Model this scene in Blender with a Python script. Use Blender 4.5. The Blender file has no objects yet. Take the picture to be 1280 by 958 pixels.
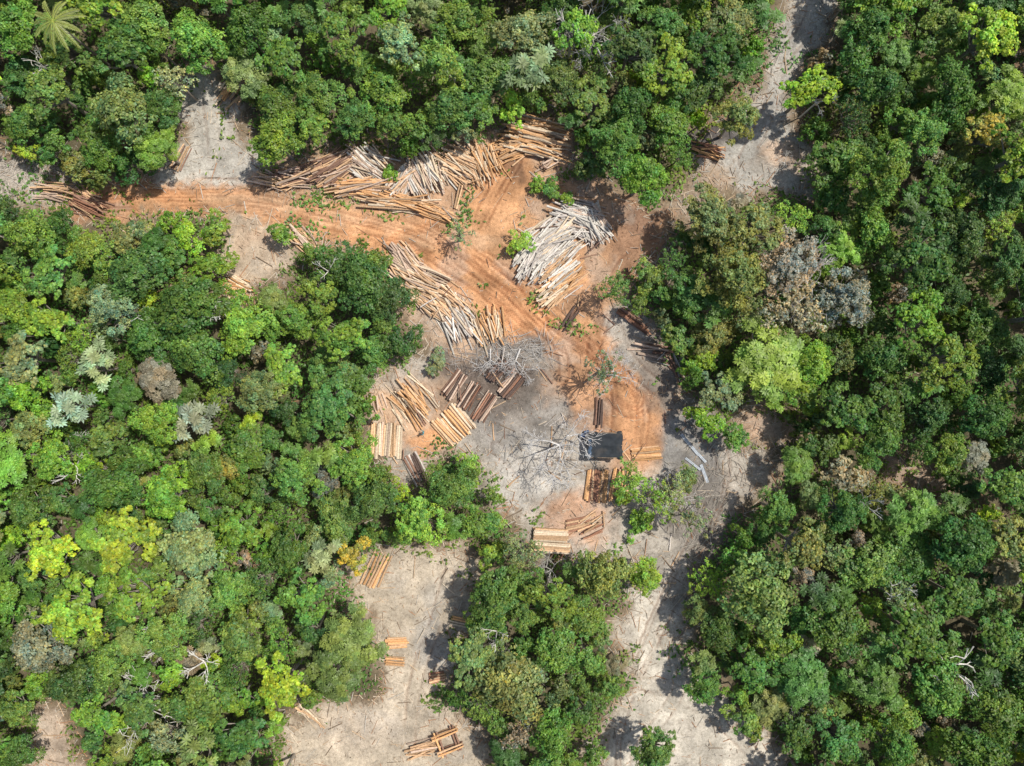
import bpy, math, numpy as np
from mathutils import Vector
rng=np.random.default_rng(11)
HC=95.0
def G(px,py): return ((px-640)/10.0,(479-py)/10.0)

# ---------------- noise ----------------
_lat=np.random.default_rng(3).random((256,256))
def vnoise(x,y):
    xi=np.floor(x).astype(int);yi=np.floor(y).astype(int)
    fx=x-xi;fy=y-yi
    fx=fx*fx*(3-2*fx);fy=fy*fy*(3-2*fy)
    a=_lat[xi&255,yi&255];b=_lat[(xi+1)&255,yi&255];c=_lat[xi&255,(yi+1)&255];d=_lat[(xi+1)&255,(yi+1)&255]
    return (a*(1-fx)+b*fx)*(1-fy)+(c*(1-fx)+d*fx)*fy
def fbm(x,y,o=4):
    s=0;a=.5;t=0
    for i in range(o):
        s=s+a*vnoise(x+17.3*i,y+9.1*i);t+=a;a*=.5;x=x*2.03;y=y*2.03
    return s/t
def sstep(a,b,x):
    t=np.clip((x-a)/(b-a),0,1);return t*t*(3-2*t)

# ---------------- zones (plan of the site, 1 unit = 0.1 m) ----------------
Z={}
Z['road']=[(85,240),(150,228),(230,230),(320,230),(350,236),(420,246),(480,260),(540,270),(578,278),(583,240),(608,210),(635,185),(668,190),(668,230),(650,270),(640,320),(660,350),(690,380),(740,400),(765,430),(800,470),(830,520),(825,580),(740,530),(700,500),(690,460),(660,430),(610,400),(560,365),(500,325),(430,305),(350,275),(280,266),(200,266),(140,274),(90,270)]
Z['sandUL']=[(235,85),(262,88),(300,130),(298,175),(340,215),(350,240),(225,240),(175,240),(232,170),(225,130)]
Z['left']=[(-60,180),(0,190),(50,215),(100,228),(100,265),(60,252),(0,246),(-60,240)]
Z['sandF']=[(285,258),(355,266),(362,350),(330,352),(280,378),(272,320)]
Z['pilesT']=[(338,215),(400,192),(470,180),(500,200),(560,188),(620,163),(690,143),(714,190),(705,235),(660,240),(600,240),(570,282),(500,275),(420,250),(350,240)]
Z['pilesM']=[(480,300),(560,355),(640,410),(660,440),(560,450),(525,410),(495,370)]
Z['right']=[(655,235),(700,225),(770,250),(830,262),(850,270),(830,300),(805,340),(775,370),(740,410),(690,385),(640,340)]
Z['conn']=[(820,262),(860,235),(890,195),(925,215),(870,262),(835,290)]
Z['roadUR']=[(1002,-120),(1058,-120),(1046,0),(1030,50),(990,105),(980,150),(1014,170),(1020,245),(950,240),(880,212),(866,165),(900,150),(945,120),(964,50),(992,0)]
Z['centre']=[(465,480),(500,455),(560,438),(600,420),(650,415),(700,425),(760,375),(800,390),(835,440),(850,500),(900,540),(960,575),(945,620),(900,670),(860,710),(850,770),(830,750),(790,700),(700,700),(655,670),(630,620),(600,570),(545,572),(520,605),(480,575),(462,540)]
Z['botL']=[(425,705),(480,690),(550,680),(592,700),(592,780),(560,830),(545,880),(600,915),(610,958),(590,1020),(440,1020),(345,945),(380,890),(480,870),(478,780),(440,750)]
Z['botR']=[(790,735),(855,735),(852,820),(905,880),(975,940),(985,1030),(735,1030),(745,930),(765,885),(800,850),(770,790)]
Z['gap']=[(925,515),(965,512),(1000,545),(960,562),(930,550)]
Z['gap2']=[(1105,560),(1165,590),(1175,615),(1110,602)]
Z['gap3']=[(900,560),(985,590),(950,620),(900,640)]
Z['botLL']=[(35,885),(68,885),(90,940),(110,1010),(60,1010)]
COL={'road':(.52,.275,.135),'sandUL':(.44,.405,.345),'left':(.42,.37,.31),'sandF':(.46,.36,.26),'pilesT':(.46,.29,.175),'pilesM':(.43,.30,.20),
 'right':(.47,.27,.15),'conn':(.30,.225,.16),'roadUR':(.38,.355,.31),'centre':(.40,.355,.295),'botL':(.46,.385,.29),'botR':(.49,.44,.36),'gap':(.42,.29,.20),'gap2':(.36,.26,.19),'gap3':(.30,.25,.19),'botLL':(.42,.33,.25)}
def sdf(P,X,Y):
    P=np.array(P,float);n=len(P);d=np.full(X.shape,1e9);ins=np.zeros(X.shape,bool)
    for i in range(n):
        a=P[i];b=P[(i+1)%n];e=b-a
        wx=X-a[0];wy=Y-a[1];t=np.clip((wx*e[0]+wy*e[1])/(e@e),0,1)
        d=np.minimum(d,(wx-t*e[0])**2+(wy-t*e[1])**2)
        if a[1]!=b[1]:
            c=(a[1]>Y)!=(b[1]>Y)
            ins^=c&(X<(b[0]-a[0])*(Y-a[1])/(b[1]-a[1])+a[0])
    d=np.sqrt(d);return np.where(ins,-d,d)
gx=np.arange(-500,1781,5.);gy=np.arange(-500,1461,5.)
GX,GY=np.meshgrid(gx,gy,indexing='ij')
US=np.full(GX.shape,1e9)
for k,P in Z.items(): US=np.minimum(US,sdf(P,GX,GY))
RD=sdf(Z['road'],GX,GY)
def look(A,px,py):
    i=np.clip(np.round((np.asarray(px)+500)/5).astype(int),0,len(gx)-1);j=np.clip(np.round((np.asarray(py)+500)/5).astype(int),0,len(gy)-1)
    return A[i,j]
def usd(px,py): return look(US,px,py)

# ---------------- materials ----------------
def newmat(n):
    m=bpy.data.materials.new(n);m.use_nodes=True;nt=m.node_tree;nt.nodes.clear();return m,nt
def nd(nt,t,**k):
    x=nt.nodes.new(t)
    for a,b in k.items(): setattr(x,a,b)
    return x
def mixc(nt,a,b,fac=1.0,mode='MULTIPLY'):
    x=nd(nt,'ShaderNodeMix',data_type='RGBA',blend_type=mode);x.inputs[0].default_value=1
    if isinstance(fac,(int,float)): x.inputs[0].default_value=fac
    else: nt.links.new(fac,x.inputs[0])
    for s,v in ((6,a),(7,b)):
        if isinstance(v,tuple): x.inputs[s].default_value=(*v,1)
        else: nt.links.new(v,x.inputs[s])
    return x.outputs[2]
def ramp(nt,src,pts):
    r=nd(nt,'ShaderNodeValToRGB');nt.links.new(src,r.inputs[0]);e=r.color_ramp.elements
    while len(e)<len(pts): e.new(.5)
    for q,(p,c) in zip(e,pts): q.position=p;q.color=(*c,1) if len(c)==3 else c
    return r.outputs[0]
def noise(nt,vec,s,d=6,r=.6):
    n=nd(nt,'ShaderNodeTexNoise');n.inputs['Scale'].default_value=s;n.inputs['Detail'].default_value=d;n.inputs['Roughness'].default_value=r
    nt.links.new(vec,n.inputs['Vector']);return n.outputs['Fac']
def leafmat():
    m,nt=newmat('leaf_material')
    oi=nd(nt,'ShaderNodeObjectInfo');at=nd(nt,'ShaderNodeAttribute',attribute_name='Col')
    c=mixc(nt,oi.outputs['Color'],at.outputs['Color'])
    p=nd(nt,'ShaderNodeBsdfPrincipled');p.inputs['Roughness'].default_value=.5;p.inputs['Specular IOR Level'].default_value=.45
    nt.links.new(c,p.inputs['Base Color'])
    t=nd(nt,'ShaderNodeBsdfTranslucent');c2=mixc(nt,c,(1.3,1.45,.6));nt.links.new(c2,t.inputs['Color'])
    ms=nd(nt,'ShaderNodeMixShader');ms.inputs[0].default_value=.34
    nt.links.new(p.outputs[0],ms.inputs[1]);nt.links.new(t.outputs[0],ms.inputs[2])
    o=nd(nt,'ShaderNodeOutputMaterial');nt.links.new(ms.outputs[0],o.inputs[0]);return m
def colmat(name,rough=.85,ns=6.0,lo=.6,hi=1.25,bump=.3):
    m,nt=newmat(name)
    at=nd(nt,'ShaderNodeAttribute',attribute_name='Col');tc=nd(nt,'ShaderNodeTexCoord')
    v=tc.outputs['Object']
    n=noise(nt,v,ns,3);r=ramp(nt,n,[(.3,(lo,)*3),(.7,(hi,)*3)])
    c=mixc(nt,at.outputs['Color'],r)
    p=nd(nt,'ShaderNodeBsdfPrincipled');p.inputs['Roughness'].default_value=rough;p.inputs['Specular IOR Level'].default_value=.25
    nt.links.new(c,p.inputs['Base Color'])
    b=nd(nt,'ShaderNodeBump');b.inputs['Strength'].default_value=bump;b.inputs['Distance'].default_value=.05;nt.links.new(n,b.inputs['Height']);nt.links.new(b.outputs[0],p.inputs['Normal'])
    o=nd(nt,'ShaderNodeOutputMaterial');nt.links.new(p.outputs[0],o.inputs[0]);return m
M_leaf=leafmat();M_bark=colmat('bark_material');M_wood=colmat('wood_material',.8,5,.7,1.2);M_misc=colmat('painted_material',.75,2,.7,1.15,bump=.1)
def groundmat():
    m,nt=newmat('ground_soil_material')
    at=nd(nt,'ShaderNodeAttribute',attribute_name='Col');tc=nd(nt,'ShaderNodeTexCoord');v=tc.outputs['Object']
    n1=noise(nt,v,.35,6,.65);n2=noise(nt,v,2.6,6,.7);n3=noise(nt,v,9,3,.7)
    c=mixc(nt,at.outputs['Color'],ramp(nt,n1,[(.3,(.80,.80,.80)),(.7,(1.15,1.15,1.15))]))
    c=mixc(nt,c,ramp(nt,n2,[(.28,(.58,.56,.54)),(.5,(1,1,1)),(.75,(1.2,1.22,1.24))]))
    c=mixc(nt,c,ramp(nt,n3,[(.3,(.74,.74,.74)),(.7,(1.2,1.2,1.2))]))
    p=nd(nt,'ShaderNodeBsdfPrincipled');p.inputs['Roughness'].default_value=.95;p.inputs['Specular IOR Level'].default_value=.15
    nt.links.new(c,p.inputs['Base Color'])
    b=nd(nt,'ShaderNodeBump');b.inputs['Strength'].default_value=.7;b.inputs['Distance'].default_value=.15;nt.links.new(n2,b.inputs['Height']);nt.links.new(b.outputs[0],p.inputs['Normal'])
    o=nd(nt,'ShaderNodeOutputMaterial');nt.links.new(p.outputs[0],o.inputs[0]);return m

# ---------------- mesh helper ----------------
def mkmesh(name,V,F,C,mats,mi=None,smooth=False):
    V=np.asarray(V,np.float32);F=np.asarray(F,np.int32)
    me=bpy.data.meshes.new(name);me.vertices.add(len(V));me.vertices.foreach_set('co',V.ravel())
    me.loops.add(F.size);me.loops.foreach_set('vertex_index',F.ravel())
    me.polygons.add(len(F));me.polygons.foreach_set('loop_start',np.arange(0,F.size,4,dtype=np.int32))
    for m in mats: me.materials.append(m)
    if mi is not None: me.polygons.foreach_set('material_index',np.asarray(mi,np.int32))
    a=me.color_attributes.new('Col','FLOAT_COLOR','POINT')
    cc=np.ones((len(V),4),np.float32);cc[:,:3]=C;a.data.foreach_set('color',cc.ravel())
    me.polygons.foreach_set('use_smooth',np.full(len(F),bool(smooth)))
    me.update(calc_edges=True)
    return me
def mkobj(name,me,loc=(0,0,0),rz=0,s=1,color=None):
    o=bpy.data.objects.new(name,me);o.location=loc;o.rotation_euler=(0,0,rz);o.scale=(s,s,s) if not isinstance(s,tuple) else s
    if color: o.color=(*color,1)
    bpy.context.scene.collection.objects.link(o);return o
class B:
    def __init__(s): s.V=[];s.F=[];s.C=[];s.M=[];s.n=0
    def add(s,V,F,C,m=0):
        V=np.asarray(V,float);F=np.asarray(F)
        s.V.append(V);s.F.append(F+s.n);c=np.empty((len(V),3));c[:]=C;s.C.append(c);s.M.append(np.full(len(F),m));s.n+=len(V)
    def mesh(s,name,mats,smooth=False):
        return mkmesh(name,np.vstack(s.V),np.vstack(s.F),np.vstack(s.C),mats,np.concatenate(s.M),smooth)
def nrm(a): return a/np.maximum(np.linalg.norm(a,axis=-1,keepdims=True),1e-9)
def tube(b,p0,p1,r0,r1,col,m=0,k=6,endcol=None):
    p0=np.array(p0,float);p1=np.array(p1,float);d=nrm(p1-p0)
    u=np.cross(d,[0,0,1.]) if abs(d[2])<.95 else np.cross(d,[1.,0,0]);u=nrm(u);w=np.cross(u,d)
    a=np.arange(k)/k*2*math.pi;ring=np.outer(np.cos(a),u)+np.outer(np.sin(a),w)
    V=np.vstack([p0+ring*r0,p1+ring*r1]);i=np.arange(k);j=(i+1)%k
    b.add(V,np.stack([i,i+k,j+k,j],1),col,m)
    if endcol is not None and k==8:
        cap=np.array([[0,1,2,3],[0,3,4,7],[4,5,6,7]])
        b.add(p0+ring*r0,cap,endcol,m);b.add(p1+ring*r1,cap[:,::-1],endcol,m)
def box(b,c,sx,sy,sz,rz,col,m=0):
    c=np.array(c,float);co,si=math.cos(rz),math.sin(rz)
    P=[]
    for z in(-.5,.5):
        for x,y in((-.5,-.5),(.5,-.5),(.5,.5),(-.5,.5)):
            X=x*sx;Y=y*sy;P.append(c+[X*co-Y*si,X*si+Y*co,z*sz])
    b.add(P,[[3,2,1,0],[4,5,6,7],[0,1,5,4],[1,2,6,5],[2,3,7,6],[3,0,4,7]],col,m)
def leafquads(b,C,N,L,W,col,r,m=0):
    n=len(C);N=nrm(N);T=nrm(np.cross(N,r.normal(size=(n,3))));Bn=np.cross(N,T)
    L=np.broadcast_to(L,(n,))[:,None];W=np.broadcast_to(W,(n,))[:,None]
    V=np.stack([C-T*L/2,C+Bn*W/2-T*L*.05,C+T*L/2,C-Bn*W/2-T*L*.05],1).reshape(-1,3)
    b.add(V,np.arange(4*n).reshape(n,4),np.repeat(col,4,0),m)

# ---------------- tree library ----------------
BARK=(.32,.28,.23)
def tree(seed,R,H,depth,nl,ncl,nleaf,L,W,lobef=(.22,.36),flat=.7,rosette=False,clf=(.28,.45),irr=1.):
    r=np.random.default_rng(seed);b=B()
    ph=r.random(4)*6.28
    lc=[];lr=[]
    for i in range(nl):
        th=i*2.39996+r.normal()*.35*irr;rr=R*math.sqrt((i+.4)/nl)*.8*(1+r.normal()*.09*irr)
        o=1+irr*(.18*math.sin(2*th+ph[0])+.15*math.sin(3*th+ph[1])+.11*math.sin(5*th+ph[2]))
        rad=R*r.uniform(*lobef)
        lc.append((math.cos(th)*rr*o,math.sin(th)*rr*o,H-depth*(rr/R)**1.8-rad*flat-r.random()*.32*depth));lr.append(rad)
    lc=np.array(lc);lr=np.array(lr)
    base=np.array([0,0,-.3]);fork=np.array([r.normal()*.3,r.normal()*.3,H*.5])
    tube(b,base,fork,R*.075,R*.055,BARK,1,7)
    for p in lc:
        mid=fork*.45+p*.55+r.normal(size=3)*.15*R*.3;mid[2]-=.1
        tube(b,fork,mid,R*.035,R*.02,BARK,1,5);tube(b,mid,p,R*.02,R*.008,BARK,1,4)
    n=nl*ncl
    li=np.repeat(np.arange(nl),ncl)
    d=nrm(r.normal(size=(n,3)));d[:,2]=np.where(d[:,2]<-.15,-d[:,2],d[:,2])
    cc=lc[li]+d*lr[li][:,None]*np.array([1,1,flat])*r.uniform(.75,1.15,(n,1));cr=lr[li]*r.uniform(*clf,n)
    ls=r.uniform(.74,1.26,nl)[li];ly=r.uniform(-.13,.17,nl)[li];cs=ls*r.uniform(.8,1.2,n)
    if not rosette:
        ci=np.repeat(np.arange(n),nleaf);k=len(ci)
        e=nrm(r.normal(size=(k,3)))
        P=cc[ci]+e*cr[ci][:,None]*(r.random((k,1))**.45)*np.array([1.15,1.15,.8])
        N=e*.45+d[ci]*.5+np.array([.1,.05,.65])+r.normal(size=(k,3))*.38
        sh=cs[ci]*r.uniform(.65,1.35,k);y=ly[ci]+r.normal(size=k)*.1
        col=np.stack([sh*(1+y*1.6),sh*(1+y*.3),sh*(1-y)],1).clip(.05,3)
        leafquads(b,P,N,L*r.uniform(.7,1.3,k),W*r.uniform(.7,1.3,k),col,r)
    else:
        q=nrm(d*.4+np.array([0,0,.9])+r.normal(size=(n,3))*.22);u=nrm(np.cross(q,r.normal(size=(n,3))));v=np.cross(q,u)
        a=(np.arange(nleaf)/nleaf*2*math.pi)[None,:]+r.random((n,1))*6
        T=np.cos(a)[...,None]*u[:,None]+np.sin(a)[...,None]*v[:,None]
        T=nrm(T+q[:,None]*r.uniform(-.5,.25,(n,nleaf,1)))
        Lx=L*r.uniform(.75,1.2,(n,nleaf,1));Bn=nrm(np.cross(q[:,None],T));c0=cc[:,None]+T*.04
        V=np.stack([c0,c0+T*Lx*.6+Bn*W/2,c0+T*Lx,c0+T*Lx*.6-Bn*W/2],2).reshape(-1,3)
        sh=(cs[:,None]*r.uniform(.75,1.25,(n,nleaf))).ravel();y=np.repeat(ly,nleaf)
        col=np.stack([sh*(1+y),sh,sh*(1-y)],1)
        b.add(V,np.arange(len(V)).reshape(-1,4),np.repeat(col,4,0),0)
    return b.mesh('tree_mesh',[M_leaf,M_bark])
LIB={}
LIB['broad']=[(tree(10+i,4,11,4.0,26,13,18,.38,.24,irr=1.1),4,11) for i in range(6)]
LIB['fine']=[(tree(30+i,4,11,4.2,38,13,19,.27,.18,(.14,.27),.8),4,11) for i in range(4)]
LIB['small']=[(tree(50+i,2.3,7,2.6,13,11,18,.30,.2,(.22,.42),.75,irr=1.3),2.3,7) for i in range(6)]
LIB['open']=[(tree(70+i,4,11,2.0,40,10,13,.38,.27,(.11,.22),.45,irr=1.3),4,11) for i in range(4)]
LIB['ros']=[(tree(90+i,4,10,3.6,28,14,9,.46,.18,(.17,.28),.8,True),4,10) for i in range(3)]
LIB['cec']=[(tree(110+i,2.6,9,1.8,13,3,10,.75,.24,(.12,.22),.6,True),2.6,9) for i in range(3)]
LIB['sparse']=[(tree(130+i,3.2,9,2.6,26,9,8,.26,.16,(.15,.28),.8),3.2,9) for i in range(3)]
LIB['thin']=[(tree(140+i,3.2,9,2.2,20,6,7,.26,.16,(.12,.22),.8,irr=1.6),3.2,9) for i in range(2)]
LIB['shrub']=[(tree(150+i,1.4,2.2,1.0,9,10,16,.26,.17,(.3,.45),.7,irr=1.4),1.4,2.2) for i in range(4)]
def bare(seed,H,R,depth=6,r0=.15,col=(.58,.55,.50),spread=.62,rmin=.02,rad_f=.66,nb=5):
    r=np.random.default_rng(seed);b=B()
    def br(p,d,l,rad,k):
        q=p+d*l;tube(b,p,q,rad,rad*.72,np.array(col)*r.uniform(.75,1.15),0,5 if k>3 else 4)
        if k==0: return
        for _ in range(3 if k in(2,4) else 2):
            e=nrm(d+r.normal(size=3)*spread+np.array([0,0,.03]))
            br(q,e,l*r.uniform(.62,.9),max(rad*rad_f,rmin),k-1)
    br(np.array([0,0,-.2]),np.array([r.normal()*.05,r.normal()*.05,1.]),H*.42,r0,0)
    for i in range(nb):
        a=i*6.283/nb+r.random();br(np.array([0,0,H*.40]),nrm(np.array([math.cos(a),math.sin(a),.6])),R*.36,r0*.65,depth-1)
    return b.mesh('bare_mesh',[M_bark])
BARE=[bare(1,6,4.4,col=(.66,.63,.57)),bare(2,7,4.0,rmin=.025,col=(.64,.61,.56)),bare(3,11,4.5,6,.16,(.48,.45,.40)),bare(4,6,4.4,6,.15,(.60,.575,.54),rmin=.024),
      bare(5,13.5,4.4,4,.24,(.78,.74,.66),.5,.05,.7,4),bare(8,13.5,4.4,4,.24,(.78,.74,.66),.5,.05,.7,3)]
def palm(seed,R,H):
    r=np.random.default_rng(seed);b=B();tube(b,(0,0,-.2),(0,0,H),.17,.11,(.3,.25,.2),1,8)
    for i in range(13):
        a=i*2.39996;el=.75-.05*i;LN=R*r.uniform(.85,1.15);P=[]
        for t in np.linspace(0,1,15):
            rr=LN*t*(1-.08*t);P.append([math.cos(a)*rr,math.sin(a)*rr,H+.1+LN*(math.sin(el)*t*.5-.6*t*t)])
        P=np.array(P)
        for t in range(14): tube(b,P[t],P[t+1],.04,.03,(1.3,1.3,.9),0,4)
        pts=np.linspace(.12,1,22);C=np.stack([np.interp(pts*14,np.arange(15),P[:,k]) for k in range(3)],1)
        side=np.array([-math.sin(a),math.cos(a),0]);fw=nrm(P[-1]-P[0])
        for s in(-1,1):
            ll=.42*np.sin(np.clip(pts*2.7+.3,0,3.1))[:,None]+.1
            T=nrm(side*s+fw*.75+np.array([0,0,-.3])+r.normal(size=(22,3))*.06);w=fw*.045
            V=np.stack([C-w,C+T*ll*.5-w*1.3,C+T*ll,C+T*ll*.5+w*1.3],1).reshape(-1,3)
            b.add(V,np.arange(len(V)).reshape(-1,4),r.uniform(.7,1.25),0)
    return b.mesh('palm_mesh',[M_leaf,M_bark])

# ---------------- palette ----------------
PAL={'mid':(.16,.28,.048),'dark':(.10,.20,.038),'bright':(.225,.375,.048),'lime':(.31,.465,.045),'olive':(.215,.27,.075),'grey':(.31,.30,.20),'yellow':(.38,.37,.07),'pale':(.25,.335,.14),'deep':(.07,.145,.032),'silver':(.32,.39,.23),'brown':(.30,.26,.17)}
NAMES={'broad':'rainforest_tree','fine':'rainforest_tree','small':'young_rainforest_tree','open':'spreading_canopy_tree','ros':'rosette_leaf_tree','cec':'cecropia_tree','sparse':'sparse_tree','thin':'sparse_tree','shrub':'shrub'}
PL=np.zeros((4000,3));NP=0
def place(px,py,r,c,kind=None,h=None,jit=.17):
    global NP
    if kind is None:
        kind='small' if r<27 else ['broad','fine','broad','open'][rng.integers(4)]
    me,R,H=LIB[kind][rng.integers(len(LIB[kind]))]
    s=r/10./R*.97
    hs=s*rng.uniform(.78,1.2) if h is None else h/H
    if h is None: hs=min(max(hs,.6),1.2)
    if h is None and usd(px,py)<r*1.4: hs=min(hs,.92)
    top=H*hs*.85;f=(HC-top)/HC;x,y=G(px,py)
    cc=np.array(PAL[c])*rng.uniform(1-jit,1+jit)*np.array([rng.uniform(.84,1.16),1,rng.uniform(.85,1.25)])*(.80+.40*float(fbm(np.array([x*.05+40]),np.array([y*.05+20]),2)[0]))
    mkobj(NAMES[kind],me,(x*f,y*f,0),rng.random()*6.28,(s*f*rng.uniform(.88,1.1),s*f*rng.uniform(.88,1.1),hs),tuple(cc))
    PL[NP]=(px,py,r);NP+=1
T=[(20,30,42,'mid'),(150,62,40,'dark'),(175,22,34,'mid'),(60,112,36,'mid'),(145,130,42,'olive'),(200,130,30,'dark'),(216,98,25,'silver','sparse'),(128,190,30,'mid'),(62,180,22,'mid'),(28,150,30,'mid'),(110,160,26,'dark'),(20,90,30,'dark'),
(240,45,36,'mid'),(305,30,36,'dark'),(355,75,38,'dark'),(395,115,38,'mid'),(345,130,30,'dark'),(340,172,34,'bright'),(390,158,28,'mid'),(430,40,38,'mid'),(440,145,30,'dark'),(480,105,34,'mid'),(500,55,34,'pale'),(545,75,34,'mid'),(560,130,32,'dark'),(600,135,26,'mid'),(520,156,24,'mid'),(610,90,30,'mid'),(655,35,36,'pale'),(662,85,36,'pale','cec'),(700,95,28,'olive'),(742,125,32,'mid'),(772,180,36,'mid'),(745,205,24,'dark'),(838,85,40,'bright'),(830,25,34,'mid'),(895,65,36,'dark'),(925,142,32,'olive','fine'),(805,220,36,'bright'),(875,115,30,'dark'),(840,150,32,'mid'),(790,130,30,'dark'),(915,25,32,'olive'),(380,20,30,'dark'),(570,20,34,'mid'),(760,20,24,'mid'),
(1012,112,36,'lime','open'),(1095,30,36,'dark'),(1105,105,34,'dark'),(1070,72,26,'dark'),(1180,30,34,'mid'),(1240,42,42,'lime'),(1110,210,42,'mid','fine'),(1055,200,36,'dark'),(1238,165,32,'yellow','open'),(1200,110,34,'dark'),(1160,160,32,'mid'),(1165,240,34,'dark'),(1210,290,38,'deep'),(1255,240,34,'dark'),(1130,150,24,'mid'),(1045,245,26,'dark'),(1265,320,34,'dark'),(1100,290,30,'mid'),
(890,268,40,'olive','fine'),(945,285,36,'olive'),(925,345,46,'olive','fine'),(990,330,48,'grey','fine'),(1000,385,44,'grey','sparse'),(1065,370,44,'grey','fine'),(895,418,27,'olive'),(960,452,52,'bright','ros'),(1020,455,34,'bright'),(850,425,22,'mid'),(1060,510,36,'mid'),(1150,395,38,'bright'),(1185,450,44,'mid'),(1240,415,36,'mid'),(1195,365,30,'dark'),(1110,500,34,'dark'),(1105,545,28,'mid'),(1240,520,36,'dark'),(1190,565,30,'mid'),(1150,645,38,'mid','ros'),(1260,610,36,'mid'),(1170,520,30,'deep'),(1030,560,26,'dark'),
(884,525,22,'lime'),(920,545,20,'mid'),(1000,582,26,'mid','ros'),
(975,640,28,'mid'),(1005,685,38,'olive'),(955,745,52,'olive','broad'),(900,790,28,'dark'),(882,860,28,'mid','fine'),(925,705,24,'mid'),(1050,790,44,'dark'),(1090,710,36,'mid'),(1145,700,34,'dark'),(1200,745,42,'dark'),(1250,800,40,'dark'),(945,840,36,'dark'),(1010,855,44,'dark','ros'),(1100,860,42,'dark','ros'),(1180,865,38,'mid'),(1250,895,40,'dark'),(1050,925,38,'dark'),(1125,940,36,'mid'),(1060,640,36,'dark'),(935,905,24,'mid'),
(620,745,38,'dark'),(690,745,34,'mid'),(755,722,34,'olive'),(808,722,28,'bright'),(590,820,38,'olive'),(640,860,46,'olive'),(695,815,34,'mid'),(735,830,26,'mid'),(766,862,22,'mid','fine'),(725,893,26,'dark'),(690,925,32,'mid'),(820,945,30,'mid'),(650,920,26,'brown','sparse'),(745,945,18,'mid'),(610,780,28,'mid'),(655,692,28,'pale','sparse'),(655,770,28,'mid'),
(522,655,38,'bright','fine'),(562,612,30,'mid'),(600,655,26,'mid'),(585,590,20,'bright'),(438,800,46,'olive','ros'),(415,850,40,'olive','ros'),(350,860,42,'lime'),(300,800,36,'mid'),(285,740,34,'mid'),(380,748,38,'mid'),(360,690,34,'dark'),(300,660,32,'bright'),(240,745,34,'pale','fine'),(155,680,46,'lime','open'),(62,690,42,'lime','open'),(90,765,44,'lime','open'),(40,815,36,'grey'),(250,880,40,'mid'),(175,890,34,'dark'),(130,835,34,'mid'),(200,800,34,'mid'),(440,695,22,'yellow'),(300,920,34,'dark'),(15,890,28,'mid'),(15,945,28,'dark'),
(268,285,22,'bright'),(262,335,26,'bright'),(210,276,18,'bright'),(215,322,22,'mid'),(300,405,38,'bright'),(410,505,48,'dark','fine'),(450,352,34,'dark'),(485,372,30,'deep'),(415,332,26,'dark'),(430,420,36,'mid'),(500,428,26,'deep'),(370,400,32,'mid'),(340,376,24,'olive','ros'),(348,290,16,'bright'),(400,368,30,'mid'),(470,328,18,'mid'),(465,440,28,'dark'),(240,525,32,'silver','cec'),(120,455,30,'silver','cec'),(85,510,28,'silver','cec'),(25,450,36,'pale'),(20,490,34,'bright'),(130,385,34,'pale'),(60,340,36,'mid'),(30,290,32,'mid'),(105,310,32,'bright'),(60,400,32,'bright'),(180,420,34,'dark'),(60,575,36,'bright'),(130,610,34,'mid'),(205,620,34,'bright'),(310,560,34,'mid'),(365,600,36,'mid'),(440,580,36,'mid'),(465,628,30,'dark'),(250,590,30,'mid'),(320,490,36,'olive'),(240,440,34,'mid'),(350,460,32,'bright'),(30,640,30,'dark'),(420,650,32,'mid'),(280,585,22,'yellow'),
(575,292,20,'pale','thin',5),(650,303,15,'lime','small',3.),(690,238,16,'mid','shrub'),(672,230,11,'bright','shrub'),(708,246,11,'bright','shrub'),(815,345,20,'mid'),(770,360,24,'mid','sparse'),(790,605,30,'bright','sparse',7),(822,628,30,'lime','thin',8),(865,648,34,'pale','thin',9),(800,655,18,'bright','shrub'),(780,625,14,'lime','shrub'),(755,465,32,'pale','thin',8),(860,600,16,'olive','small'),(800,380,15,'mid','small'),(545,455,16,'pale','shrub'),(560,590,14,'mid','shrub'),(485,215,12,'bright','shrub'),(810,205,16,'mid','shrub'),(840,620,26,'pale','sparse',7)]
for t in T:
    place(t[0],t[1],t[2],t[3],t[4] if len(t)>4 else None,t[5] if len(t)>5 else None)
for rr,tries in ((42,3500),(32,4500),(24,9000),(16,14000)):
    for _ in range(tries):
        px=rng.uniform(-150,1430);py=rng.uniform(-150,1110);r=rr*rng.uniform(.85,1.2)
        if usd(px,py)<r*.88: continue
        A=PL[:NP];d=np.hypot(A[:,0]-px,A[:,1]-py)
        if (d<(A[:,2]+r)*(.66 if rr<30 else .75)).any(): continue
        right=px>850
        w=['dark','mid','deep','olive','bright','pale','lime','brown','grey'] 
        p=np.array([.27,.28,.10,.12,.12,.03,.04,.02,.02] if right else [.20,.33,.05,.13,.15,.06,.06,.01,.02]);p/=p.sum()
        c=w[rng.choice(9,p=p)]
        if r<20: k=['small','small','shrub','cec'][rng.integers(4)]
        elif r<29: k=['small','small','fine','cec','sparse','ros'][rng.integers(6)]
        else: k=['broad','broad','fine','open','ros','open'][rng.integers(6)]
        place(px,py,r,c,k,rng.uniform(4,7) if r<20 and k!='cec' else None)
print('TREES',NP)
def dead(px,py,r,i,tilt=None,name='dead_tree',h=1.):
    s=r/42.;f=(HC-(11 if i>3 else 6*s))/HC;x,y=G(px,py)
    o=mkobj(name,BARE[i],(x*f,y*f,0),rng.random()*6,(s,s,1 if i>3 else s*h))
    if tilt: o.rotation_euler=(tilt,0,rng.random()*6);o.location.z=.4
dead(702,560,44,3);dead(770,468,28,3);dead(745,35,40,1,h=1.5);dead(1000,355,48,2,h=1.1);dead(845,628,28,3);dead(720,55,34,0,h=1.8);dead(690,715,24,2);dead(620,830,28,2);dead(985,200,14,0)
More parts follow.
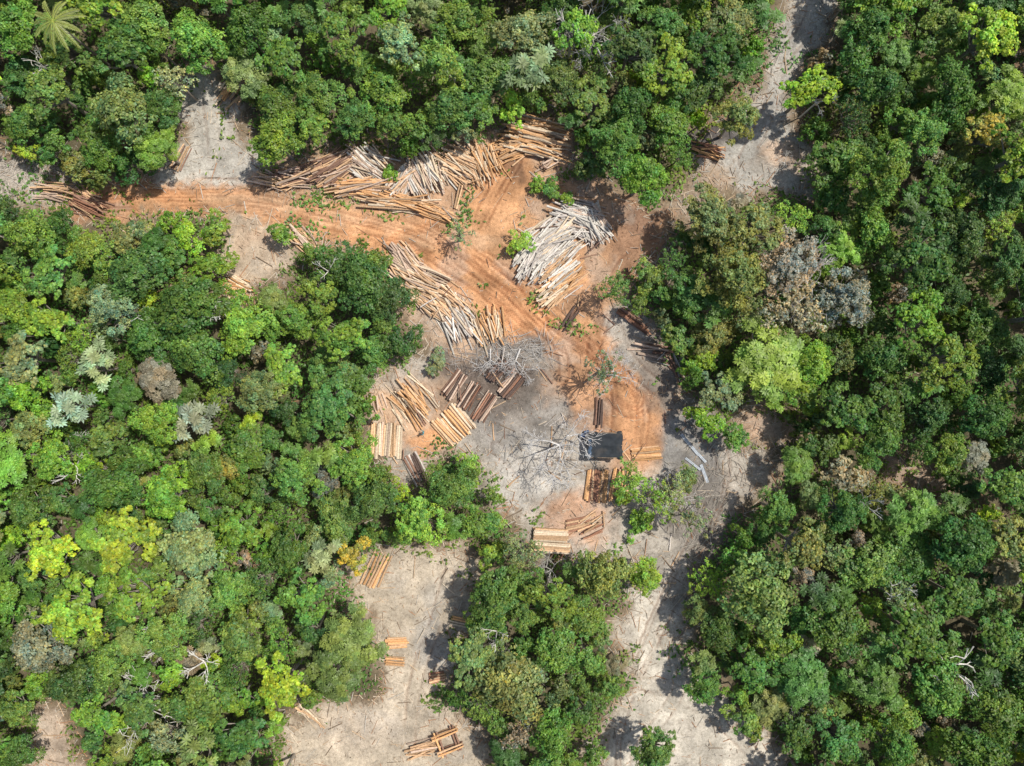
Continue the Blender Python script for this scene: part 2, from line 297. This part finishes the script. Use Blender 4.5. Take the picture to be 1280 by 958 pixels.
for p in ((180,812,30,4),(140,395,22,5),(230,850,24,4),(1215,855,40,4),(1150,760,28,5),(1045,105,22,4),(560,70,18,5),(60,590,24,4),(250,385,20,5),(720,20,34,4),(760,45,30,5),(1030,330,32,4),(620,810,20,5),(395,330,18,5),(20,60,18,4),(1110,640,20,5)): dead(*p)
for p in ((125,925,54,0),(735,10,36,1),(1030,915,34,0),(100,575,30,1),(612,436,24,3),(650,436,26,3),(150,575,24,0)): dead(*p,tilt=1.35,name='fallen_dead_tree')
x,y=G(90,45);f=(HC-9)/HC
mkobj('palm_tree',palm(5,3.2,12.5),(x*f,y*f,0),.3,1,(.33,.36,.11))

# ---------------- ground ----------------
xs=np.concatenate([[-3000,-1500,-700,-350,-200,-140,-110],np.arange(-90,-66,1.),np.arange(-66,66.01,.2),np.arange(67,91,1.),[110,140,200,350,700,1500,3000]])
ys=np.concatenate([[-3000,-1500,-700,-350,-200,-120],np.arange(-80,-50,1.),np.arange(-50,50.01,.2),np.arange(51,81,1.),[120,200,350,700,1500,3000]])
X,Y=np.meshgrid(xs,ys,indexing='ij');PX=640+X*10;PY=479-Y*10
wx=(fbm(X*.35,Y*.35)-.5)*40+(fbm(X*1.6+50,Y*1.6)-.5)*16;wy=(fbm(X*.35+90,Y*.35+31)-.5)*40+(fbm(X*1.6+11,Y*1.6+70)-.5)*16
WX=PX+wx;WY=PY+wy
n0=fbm(X*.25+3,Y*.25+7)[...,None]
C=np.array([.08,.07,.04])*(1-n0)+np.array([.16,.13,.08])*n0
far=sstep(75,130,np.maximum(np.abs(X),np.abs(Y)*1.2))[...,None];C=C*(1-far)+np.array([.06,.11,.025])*far
def blend(C,m,c): m=m[...,None];return C*(1-m)+np.array(c)*m
SD={k:sdf(Z[k],WX,WY) for k in Z}
U=np.full(X.shape,1e9)
for k in Z: U=np.minimum(U,SD[k])
C=blend(C,.75*sstep(28,2,U),(.27,.20,.135))
for k in ['left','sandUL','sandF','roadUR','conn','botLL','gap','gap2','gap3','botR','botL','centre','pilesM','pilesT','right','road']:
    C=blend(C,sstep(10,-10,SD[k]),COL[k])
def blob(C,px,py,rx,ry,c,a=1,n=0):
    d=np.hypot((WX-px)/rx,(WY-py)/ry);return blend(C,a*sstep(1.25,.45,d),c)
C=blob(C,640,520,80,60,(.25,.225,.195),.9);C=blob(C,650,594,58,46,(.46,.425,.37),.9);C=blob(C,605,482,80,50,(.12,.09,.07),.9);C=blob(C,655,505,38,28,(.13,.11,.09),.75)
C=blob(C,650,435,50,22,(.20,.18,.155),.85);C=blob(C,790,545,55,50,(.48,.255,.13),.9);C=blob(C,720,650,55,35,(.48,.28,.17),.85);C=blob(C,735,455,45,45,(.46,.26,.145),.8)
C=blob(C,515,515,58,50,(.52,.335,.205),.85);C=blob(C,530,555,32,22,(.56,.28,.13),.9);C=blob(C,865,560,50,60,(.22,.21,.195),.9);C=blob(C,875,640,45,80,(.17,.15,.13),.85);C=blob(C,825,470,38,55,(.19,.155,.125),.9)
C=blob(C,740,520,35,30,(.30,.19,.125),.75);C=blob(C,890,170,35,22,(.06,.05,.05),.85);C=blob(C,980,195,35,25,(.44,.30,.20),.7);C=blob(C,790,300,42,50,(.25,.145,.09),.8);C=blob(C,810,270,30,20,(.18,.11,.075),.7)
C=blob(C,540,790,22,60,(.30,.28,.25),.7);C=blob(C,440,915,60,40,(.50,.41,.31),.8);C=blob(C,320,300,30,20,(.48,.34,.23),.7);C=blob(C,642,212,15,22,(.20,.115,.07),.8)  # tall grey and small dark brown blobs: tree shadows painted into the soil colour
C=blob(C,120,255,55,22,(.36,.19,.105),.75);C=blob(C,690,480,25,35,(.32,.22,.15),.65);C=blob(C,640,290,60,40,(.52,.29,.15),.7)
C=blob(C,350,250,120,16,(.48,.33,.21),.6);C=blob(C,740,590,25,14,(.2,.15,.11),.6)
C=blob(C,560,300,70,14,(.55,.37,.23),.5);C=blob(C,440,275,80,12,(.54,.36,.22),.5)
nn=fbm(X*.55+20,Y*.55+40,5);ins=sstep(5,-15,U)
C=C*(1+ins[...,None]*((nn-.5)*.95)[...,None])
dw=ins*sstep(.54,.70,fbm(X*.28+70,Y*.28+12,5))*.4;C=blend(C,dw,(.40,.35,.29))
def cat(P,n=12):
    P=np.array(P,float);P=np.vstack([2*P[0]-P[1],P,2*P[-1]-P[-2]]);o=[]
    for i in range(1,len(P)-2):
        for t in np.arange(n)/n:
            a,b,c,d=P[i-1:i+3];o.append(.5*((2*b)+(-a+c)*t+(2*a-5*b+4*c-d)*t*t+(-a+3*b-3*c+d)*t**3))
    o.append(P[-2]);return np.array(o)
Zh=(fbm(X*.12,Y*.12)-.5)*.5+(fbm(X*.9,Y*.9)-.5)*.16
Zh=np.where(np.maximum(abs(X),abs(Y))>100,0,Zh)
tracks=[([(90,252),(200,247),(320,248),(430,272),(520,296),(600,345),(660,395),(720,440),(790,500)],[-23,-19,-14,-9,-5,0,5,10,14,19,23],.48),
 ([(700,470),(690,430),(640,370),(590,320),(600,270),(640,200)],[-12,-6,0,6,12],.42),
 ([(560,300),(620,330),(680,380),(740,430),(760,520),(745,560)],[-12,-6,5,12],.42),
 ([(760,400),(790,450),(850,510),(900,570),(885,650),(850,720),(800,830),(770,900),(760,1000)],[-11,-6,6,11],.40),
 ([(780,850),(850,870),(920,920),(980,1000)],[-9,7],.35),([(830,790),(850,860),(800,940),(790,1020)],[-7,8],.3),
 ([(1022,-20),(1010,30),(975,80),(960,140),(930,200)],[-9,8],.35),
 ([(560,720),(540,790),(520,850),(510,940)],[-8,7],.3),([(260,100),(265,160),(280,220),(350,250)],[-8,7],.25),
 ([(830,300),(780,330),(760,380),(740,440)],[-8,7],.35),([(620,560),(660,600),(680,650)],[-8,7],.25),([(690,400),(760,440),(800,500),(800,560)],[-7,0,7],.3)]
for P,offs,amp in tracks:
    c=cat(P);i0,i1=np.searchsorted(xs,[(c[:,0].min()-700)/10,(c[:,0].max()-580)/10]);j0,j1=np.searchsorted(ys,[(419-c[:,1].max())/10,(539-c[:,1].min())/10])
    sl=(slice(i0,i1),slice(j0,j1));px=(PX+wx*.1)[sl];py=(PY+wy*.1)[sl]
    best=np.full(px.shape,1e9);sg=np.zeros(px.shape)
    for i in range(len(c)-1):
        a=c[i];e=c[i+1]-a;l2=e@e;vx=px-a[0];vy=py-a[1];t=np.clip((vx*e[0]+vy*e[1])/l2,0,1)
        d=(vx-t*e[0])**2+(vy-t*e[1])**2;m=d<best;best=np.where(m,d,best);sg=np.where(m,np.sign(e[0]*vy-e[1]*vx),sg)
    sd=np.sqrt(best)*sg
    for k,o in enumerate(offs):
        brk=sstep(.32,.6,fbm(X[sl]*.22+k*7+amp*50,Y[sl]*.22))
        g=np.exp(-((sd-o)/1.7)**2)*brk*ins[sl];e2=np.exp(-((sd-o-2.9)/1.4)**2)*brk*ins[sl]
        C[sl]=C[sl]*(1-(amp*g)[...,None]*np.array([.8,1,1.08]))*(1+(amp*.5*e2)[...,None]);Zh[sl]=Zh[sl]-.08*g+.04*e2
nx,ny=X.shape;I=np.arange(nx*ny).reshape(nx,ny)
F=np.stack([I[:-1,:-1],I[1:,:-1],I[1:,1:],I[:-1,1:]],-1).reshape(-1,4)
me=mkmesh('ground',np.stack([X,Y,Zh],-1).reshape(-1,3),F,C.reshape(-1,3).clip(.01,.8),[groundmat()],None,True);mkobj('ground',me)
def gz(x,y):
    i=int(np.clip(np.searchsorted(xs,x),0,nx-1));j=int(np.clip(np.searchsorted(ys,y),0,ny-1));return Zh[i,j]

# ---------------- undergrowth ----------------
n=240000;ux=rng.uniform(-78,78,n);uy=rng.uniform(-60,60,n);upx=640+ux*10;upy=479-uy*10
ww=(fbm(ux*.35,uy*.35)-.5)*46;s=usd(upx+ww,upy-ww)
dn=fbm(ux*.3+5,uy*.3+9,4);pr=sstep(-6,22,s)*sstep(.30,.48,dn);pr=np.maximum(pr,.9*sstep(-26,0,s)*sstep(.57,.66,dn))
k=rng.random(n)<pr;ux,uy,s,dn=ux[k],uy[k],s[k],dn[k];n=len(ux)
hh=sstep(0,60,s)*3.0*fbm(ux*.5,uy*.5,3)**1.5+.5*vnoise(ux*1.5,uy*1.5)
uz=.05+hh*rng.random(n)**.5
b=B();sh=rng.uniform(.6,1.3,n)*(.7+.6*vnoise(ux*.4,uy*.4));y=(vnoise(ux*.15+9,uy*.15)-.4)*.7
col=np.stack([sh*(1+y),sh,sh*(1-y*.5)],1)*np.array([.14,.25,.042])
leafquads(b,np.stack([ux,uy,uz],1),np.array([0,0,1.])+rng.normal(size=(n,3))*.45,rng.uniform(.3,.65,n),rng.uniform(.16,.36,n),col,rng)
mkobj('undergrowth',b.mesh('undergrowth',[M_leaf]),color=(1,1,1))

# ---------------- debris ----------------
b=B();cnt=0
while cnt<15000:
    px=rng.uniform(-20,1300);py=rng.uniform(-20,980);s=float(usd(px,py))
    edge=math.exp(-abs(s)/9.)
    pz=.03 if s>25 else .12+.85*edge
    if look(RD,px,py)<-6: pz=.04
    if rng.random()>pz: continue
    x,y=G(px,py);l=rng.choice([.2,.4,.9,1.8],p=[.4,.35,.18,.07])*rng.uniform(.7,1.4);a=rng.random()*6.28;z=gz(x,y)+.03
    c=[(.54,.39,.25),(.5,.45,.38),(.22,.16,.11),(.6,.5,.38),(.42,.23,.13)][rng.integers(5)]
    th=rng.uniform(.02,.045)*(1+l*.3)
    tube(b,(x,y,z),(x+math.cos(a)*l,y+math.sin(a)*l,z+rng.uniform(0,.12)),th,th*.7,c,0,4);cnt+=1
for cx0,cy0,sx,sy,nn_,cc0 in ((650,438,26,9,200,(.45,.42,.38)),(690,575,34,16,110,(.45,.42,.38)),(600,445,25,10,90,(.40,.36,.32)),(30,215,45,18,300,(.50,.45,.39)),(720,30,40,30,200,(.55,.52,.46)),(440,240,60,10,150,(.5,.4,.3)),(880,640,25,40,220,(.4,.36,.3)),(940,575,30,25,200,(.42,.35,.28)),(840,330,20,25,120,(.4,.34,.28)),(640,860,40,30,120,(.45,.4,.34))):
    for _ in range(nn_):
        px=rng.normal(cx0,sx);py=rng.normal(cy0,sy);x,y=G(px,py);l=rng.uniform(.4,2.2);a=rng.random()*6.28;z=gz(x,y)+.04
        th=rng.uniform(.018,.05);tube(b,(x,y,z),(x+math.cos(a)*l,y+math.sin(a)*l,z+rng.uniform(0,.5)),th,th*.5,np.array(cc0)*rng.uniform(.7,1.25),0,4)
mkobj('logging_debris',b.mesh('logging_debris',[M_wood]))

# ---------------- logs ----------------
WC={'tan':(.62,.40,.23),'pale':(.68,.54,.38),'grey':(.54,.48,.42),'lgrey':(.66,.61,.53),'red':(.36,.18,.11),'dark':(.11,.075,.06),'orange':(.66,.37,.17),'brown':(.25,.145,.10),'pink':(.54,.40,.30)}
def logcol(c):
    if isinstance(c,str): c=(c,)
    k=np.array(WC[c[rng.integers(len(c))]]);return (k*rng.uniform(.62,1.2)).clip(0,.8)
hf={}
def cells(p0,p1):
    m=int(np.linalg.norm(np.array(p1)-p0)/.15)+2;t=np.linspace(0,1,m)
    return [(int(math.floor((p0[0]+(p1[0]-p0[0])*u)/.2)),int(math.floor((p0[1]+(p1[1]-p0[1])*u)/.2))) for u in t],t
def droplog(b,cx,cy,L,a,d,col,cap=9,ends=True):
    dx,dy=math.cos(a)*L/2,math.sin(a)*L/2;p0=(cx-dx,cy-dy);p1=(cx+dx,cy+dy);cs,t=cells(p0,p1)
    base=gz(cx,cy)
    h=[hf.get(c,base) for c in cs];m=len(h)//2
    q=lambda z:sorted(z)[int(len(z)*.85)]
    zA=q(h[:m]) if cap<9 else max(h[:m]);zB=q(h[m:]) if cap<9 else max(h[m:]);zA=min(zA,base+cap);zB=min(zB,base+cap);zA=max(zA,zB-L*.14);zB=max(zB,zA-L*.14)
    za=zA+d*.42;zb=zB+d*.42
    mid=np.array([(p0[0]+p1[0])/2,(p0[1]+p1[1])/2,(za+zb)/2])+np.array([-math.sin(a),math.cos(a),0])*rng.normal()*L*.012
    e=tuple(min(q*1.25+.05,.8) for q in col)
    A=np.array([*p0,za]);Bp=np.array([*p1,zb])
    tube(b,A,mid,d/2,d*.44,col,0,8);tube(b,mid,Bp,d*.44,d*.36,col*rng.uniform(.93,1.05),0,8)
    for P,Q,r in((A,mid,d/2),(Bp,mid,d*.36)):
        D=nrm(P-Q);tube(b,P-D*.01,P+D*.012,r*.98,r*.96,e,0,8,endcol=e)
    for c,u in zip(cs,t):
        z=za+(zb-za)*u+d*.36
        if z>hf.get(c,-9): hf[c]=z
def pile(px,py,L,W,ang,n,c,d=.22,ja=9,jl=.15,name='log_pile',k=1.4,top=1.15):
    b=B();cx,cy=G(px,py);a=math.radians(ang)
    for i in range(int(n*k)):
        v=rng.normal()*.29*W;v=max(-W/2,min(W/2,v));u=rng.normal()*L*jl;aa=a+math.radians(rng.normal()*ja)
        l=L*rng.uniform(.45,1.0)
        droplog(b,cx+math.cos(a)*u-math.sin(a)*v,cy+math.sin(a)*u+math.cos(a)*v,l,aa,d*rng.uniform(.6,1.4),logcol(c),cap=rng.uniform(.3,1.)*top*(1-.5*abs(v)/(W/2)))
    mkobj(name,b.mesh(name,[M_wood]))
def stack(px,py,L,W,ang,n,layers,c,ja=1.5,name='log_stack'):
    b=B();cx,cy=G(px,py);a=math.radians(ang);d=W/n
    for k in range(layers):
        for i in range(n-k):
            v=(i-(n-k-1)/2)*d;u=rng.normal()*L*.035
            droplog(b,cx+math.cos(a)*u-math.sin(a)*v,cy+math.sin(a)*u+math.cos(a)*v,L*rng.uniform(.9,1.05),a+math.radians(rng.normal()*ja),d*rng.uniform(.7,.93),logcol(c))
    mkobj(name,b.mesh(name,[M_wood]))
for p in [(297,109,4.4,2.8,50,26,('tan','orange','pale')),(188,190,3,2,20,14,('pink','tan')),(110,256,4.6,2.6,-22,30,('red','brown','tan')),(70,240,4,2.2,-10,18,('pink','tan')),(174,302,4.4,2.6,-42,26,('pink','brown','tan')),
 (370,224,5,2.6,10,38,('tan','brown','pink')),(418,211,5.4,3.6,30,60,('pink','tan','brown')),(462,207,5.2,3.6,-35,60,('pale','pink','lgrey')),(450,235,6.5,2,8,40,('tan','pink','orange')),(505,228,4.5,2.8,50,34,('pink','tan','lgrey')),
 (532,221,4.6,4.6,-62,74,('lgrey','pale','pink')),(575,208,4.6,4,-30,60,('pale','tan')),(606,207,4.2,3.8,-65,50,('pale','tan','orange')),(645,183,5,3,20,40,('tan','orange')),(690,202,3,2,40,14,('pink','tan')),
 (500,255,8,1.8,-9,42,('tan','orange','pale')),(545,267,5,1.5,-24,20,('tan','orange')),(382,303,3.8,2.2,-42,24,('tan','pink')),(292,360,3.8,2.8,-22,34,('pale','orange')),(335,226,4,1.6,-10,14,('pink','tan')),
 (505,334,4.4,4.2,-42,60,('pale','tan','pink')),(532,360,5.0,4.6,-28,78,('pale','tan','pink')),(572,404,4.4,4,-58,54,('grey','lgrey','pink')),(612,410,3.8,3.8,-72,46,('tan','pale','orange')),(560,384,4.6,3.4,-40,40,('pale','tan')),
 (722,272,5.4,4.2,-15,64,('lgrey','grey','pink')),(692,302,5.6,5.4,38,96,('lgrey','grey','pale')),(668,325,4.6,4.2,55,60,('lgrey','grey')),(703,342,5,4.2,42,60,('orange','tan','lgrey')),(742,285,4.4,3,-62,38,('lgrey','pink')),(690,368,4,2.4,35,24,('tan','pale')),
 (884,190,4,1.6,-15,14,('red','orange')),(386,892,4,1.6,-45,8,('tan','pale')),(530,932,4,2,15,14,('tan','pink')),(230,350,3,2,30,10,('pink','tan')),(515,505,4.6,4.8,-52,40,('pale','tan','orange')),(740,655,3,2.4,30,14,('red','tan','pale')),(470,505,2.5,3,-80,10,('pink','tan'))]:
    pile(*p)
pile(668,172,6.6,4.4,-14,90,('orange','tan','pale'),.25,7,top=1.8)
pile(795,405,5.2,1.6,-35,7,('brown','red'),.34,4,k=1);pile(818,438,4.6,1.8,-8,9,('brown','pink'),.3,5,k=1)
pile(714,394,3.6,1.2,55,6,('dark','brown'),.36,10,k=1);pile(840,455,4,2,-60,6,('brown','grey'),.28,k=1)
pile(700,690,3,2,40,8,('red','tan'),.2,40,k=1)
stack(227,198,3.4,1.5,62,5,1,('tan','brown'));stack(568,531,4.0,4.4,-48,11,2,('orange','tan','pale'));stack(483,550,4.2,4.2,87,8,2,('pale','tan','pink'));stack(520,586,3.6,2.2,-62,5,2,('dark','grey','brown'))
stack(745,607,4.0,2.9,85,6,2,('red','orange','tan'));stack(776,605,4.0,2.7,80,6,2,('red','tan','orange'));stack(808,567,3.6,1.8,6,5,2,('orange','tan'));stack(470,713,4.6,2.6,65,6,1,('tan','orange'));stack(496,803,2.6,1.5,2,4,2,('orange','tan'));stack(494,826,2.4,1.3,-4,4,2,('tan','orange'))
stack(577,778,3.2,1.2,-14,4,1,('orange','pale'));stack(546,847,2,1.5,8,4,2,('tan','red'));stack(748,515,3.4,1.2,86,4,2,('brown','dark'));stack(573,247,3.2,.6,76,2,1,('tan',))
DK=('red','brown','brown','dark','dark','pink')
stack(568,481,3.6,1.9,56,6,3,DK,3);stack(587,495,3.6,1.9,56,6,3,DK,3);stack(606,509,3.7,1.9,56,6,3,DK,3);stack(622,463,3,1.9,45,6,3,DK,3);stack(639,481,3.5,2.1,50,6,3,DK,3)
b=B()
for _ in range(60):
    while True:
        px=rng.uniform(340,860);py=rng.uniform(180,700)
        if usd(px,py)<-8 and look(RD,px,py)>-8: break
    x,y=G(px,py);droplog(b,x,y,rng.uniform(1.2,3),rng.random()*3.14,rng.uniform(.1,.2),logcol(('tan','brown','grey')))
mkobj('scattered_logs',b.mesh('scattered_logs',[M_wood]))
def boards(px,py,L,W,ang,n,layers,c):
    b=B();cx,cy=G(px,py);a=math.radians(ang);w=W/n;z0=gz(cx,cy)+.05
    for s in(-.35,.35): box(b,(cx+math.cos(a)*L*s,cy+math.sin(a)*L*s,z0+.03),.12,W,.12,a,(.3,.2,.12))
    for k in range(layers):
        for i in range(n):
            v=(i-(n-1)/2)*w;u=rng.normal()*.08
            box(b,(cx+math.cos(a)*u-math.sin(a)*v,cy+math.sin(a)*u+math.cos(a)*v,z0+.16+k*.14),L*rng.uniform(.93,1.03),w*.9,.12,a+rng.normal()*.008,logcol(c))
    mkobj('sawn_timber_stack',b.mesh('sawn_timber_stack',[M_wood]))
boards(688,668,4.2,1.6,-3,8,5,('pale','tan'));boards(690,684,4.4,1.3,-4,6,4,('pale','tan'));boards(722,655,3,1.6,12,6,1,('red','tan'))
b=B();cx,cy=G(560,924)
for k in range(3):
    for s in(-1,1):
        for q in range(2):
            a=math.radians(20+(0 if (k%2)==0 else 90));o=s*(1.2-q*.35)
            droplog(b,cx-math.sin(a)*o,cy+math.cos(a)*o,3.3,a,.28,logcol(('brown','tan','orange')))
mkobj('log_crib',b.mesh('log_crib',[M_wood]))
# ---------------- shelter: sagging tarpaulin on poles ----------------
b=B();cx,cy=G(754,555)
for sx in(-1,1):
    for sy in(-1,1): tube(b,(cx+sx*1.85,cy+sy*1.5,-.2),(cx+sx*1.85,cy+sy*1.5,2.3+.15*sx),.07,.06,(.3,.22,.15),0,8)
for sy in(-1,0,1): tube(b,(cx-2.0,cy+sy*1.5,2.2),(cx+2.0,cy+sy*1.5,2.5),.06,.06,(.3,.22,.15),0,8)
gu=np.linspace(-1,1,31);gv=np.linspace(-1,1,25);A,Bq=np.meshgrid(gu,gv,indexing='ij')
sag=-.16*np.sin(np.abs(Bq)*math.pi)*(.6+.4*np.cos(A*3));edge=-.22*sstep(.86,1,np.abs(A))-.18*sstep(.9,1,np.abs(Bq))
zz=2.48+.15*A+sag+edge+.10*(fbm(A*4+9,Bq*4+5)-.5)
jx=.10*(vnoise(Bq*5+20,A*0+3)-.5)*2;jy=.12*(vnoise(A*5+40,Bq*0+8)-.5)*2
V=np.stack([cx+A*2.05+jx*A,cy+Bq*1.65+jy*Bq,zz],-1).reshape(-1,3);I=np.arange(A.size).reshape(A.shape)
F=np.stack([I[:-1,:-1],I[1:,:-1],I[1:,1:],I[:-1,1:]],-1).reshape(-1,4)
dust=sstep(.5,.7,fbm(A*2.5+3,Bq*2.5+8))[...,None]
cc=np.where(((A<-.82)&(Bq<.5))[...,None],np.array([.10,.15,.22]),np.array([.026,.031,.036]));cc=(cc*(1-.25*dust)+np.array([.12,.10,.08])*.25*dust).reshape(-1,3)
b.add(V,F,cc,0);mkobj('tarpaulin_shelter',b.mesh('tarpaulin_shelter',[M_misc],True))
b=B();cx,cy=G(733,540)
box(b,(cx,cy,.3),.6,.4,.6,.3,(.08,.12,.2));tube(b,(cx-.5,cy-.4,-.05),(cx-.5,cy-.4,.85),.28,.28,(.06,.12,.26),0,8,endcol=(.08,.15,.3))
mkobj('fuel_drum_and_crates',b.mesh('fuel_drum_and_crates',[M_misc]))
def sheet(px,py,L,W,ang,c=(.42,.45,.48)):
    b=B();cx,cy=G(px,py);a=math.radians(ang);u=np.linspace(-L/2,L/2,4);v=np.linspace(-W/2,W/2,33);A,Q=np.meshgrid(u,v,indexing='ij')
    z=gz(cx,cy)+.14+.025*np.sin(Q*2*math.pi/.16)+.03*np.sin(A*2)
    V=np.stack([cx+A*math.cos(a)-Q*math.sin(a),cy+A*math.sin(a)+Q*math.cos(a),z],-1).reshape(-1,3);I=np.arange(A.size).reshape(A.shape)
    b.add(V,np.stack([I[:-1,:-1],I[1:,:-1],I[1:,1:],I[:-1,1:]],-1).reshape(-1,4),c);mkobj('corrugated_roof_sheet',b.mesh('corrugated_roof_sheet',[M_misc]))
for p in ((862,556,3.4,.4,-50),(872,567,3.0,.35,-48),(880,592,2.4,.4,-70),(866,580,2.4,.3,-38)): sheet(*p)

# ---------------- worker ----------------
def worker(px,py,rz):
    vs=[(0,0,.95),(0,0,1.2),(0,0,1.42),(0,0,1.52),(0,.01,1.62),(0,.01,1.72)];rd=[.15,.15,.13,.055,.1,.075];ed=[(0,1),(1,2),(2,3),(3,4),(4,5)]
    def add(p,r,par): vs.append(p);rd.append(r);ed.append((par,len(vs)-1));return len(vs)-1
    for s in(-1,1):
        h=add((s*.1,0,.88),.1,0);k=add((s*.12,.06*s,.5),.065,h);a=add((s*.13,.02*s,.09),.045,k);add((s*.14,.17+.02*s,.04),.04,a)
        sh=add((s*.19,0,1.4),.06,2);el=add((s*.27,.03,1.12),.045,sh);wr=add((s*.27,.22,.98),.03,el);pm=add((s*.27,.3,.95),.033,wr)
        for q in range(4):
            f=add((s*.27+(q-1.5)*.022,.35,.94),.01,pm);add((s*.27+(q-1.5)*.024,.385+.008*(q%3),.915),.008,f)
        add((s*.27-s*.05,.31,.94),.011,pm)
    me=bpy.data.meshes.new('worker');me.from_pydata(vs,ed,[]);o=mkobj('logging_worker',me,(*G(px,py),gz(*G(px,py))),rz)
    m=o.modifiers.new('s','SKIN');
    for i,v in enumerate(me.skin_vertices[0].data): v.radius=(rd[i],rd[i]);v.use_root=(i==0)
    o.modifiers.new('b','SUBSURF').levels=1;o.modifiers['b'].render_levels=1
    mt,nt=newmat('worker_clothing');tc=nd(nt,'ShaderNodeTexCoord');sp=nd(nt,'ShaderNodeSeparateXYZ');nt.links.new(tc.outputs['Object'],sp.inputs[0])
    mr=nd(nt,'ShaderNodeMath',operation='DIVIDE');mr.inputs[1].default_value=2;nt.links.new(sp.outputs[2],mr.inputs[0])
    c=ramp(nt,mr.outputs[0],[(0,(.03,.02,.02)),(.05,(.05,.06,.1)),(.48,(.04,.3,.35)),(.75,(.25,.13,.08)),(.84,(.02,.015,.01))]);nt.nodes[-1].color_ramp.interpolation='CONSTANT'
    p=nd(nt,'ShaderNodeBsdfPrincipled');nt.links.new(c,p.inputs['Base Color']);oo=nd(nt,'ShaderNodeOutputMaterial');nt.links.new(p.outputs[0],oo.inputs[0]);me.materials.append(mt)
worker(530,541,1.2)

# ---------------- light, camera ----------------
el=math.radians(61);az=math.radians(64)
S=Vector((math.sin(az)*math.cos(el),math.cos(az)*math.cos(el),math.sin(el)))
l=bpy.data.lights.new('sun','SUN');l.energy=4.7;l.angle=math.radians(1.0);l.color=(1,.96,.89)
o=bpy.data.objects.new('sun',l);o.rotation_euler=S.to_track_quat('Z','Y').to_euler();bpy.context.scene.collection.objects.link(o)
w=bpy.data.worlds.new('World');bpy.context.scene.world=w;w.use_nodes=True;nt=w.node_tree
sk=nt.nodes.new('ShaderNodeTexSky');sk.sky_type='NISHITA';sk.sun_disc=False;sk.sun_elevation=el;sk.sun_rotation=az;sk.dust_density=2.0
bg=nt.nodes['Background'];bg.inputs[1].default_value=.13;nt.links.new(sk.outputs[0],bg.inputs[0])
cd=bpy.data.cameras.new('camera');cd.sensor_width=36;cd.lens=36*HC/128;cd.clip_end=6000
c=bpy.data.objects.new('camera',cd);c.location=(0,0,HC);c.rotation_euler=(0,0,0);bpy.context.scene.collection.objects.link(c);bpy.context.scene.camera=c
sc=bpy.context.scene;sc.view_settings.view_transform='Standard';sc.view_settings.look='None';sc.view_settings.exposure=0
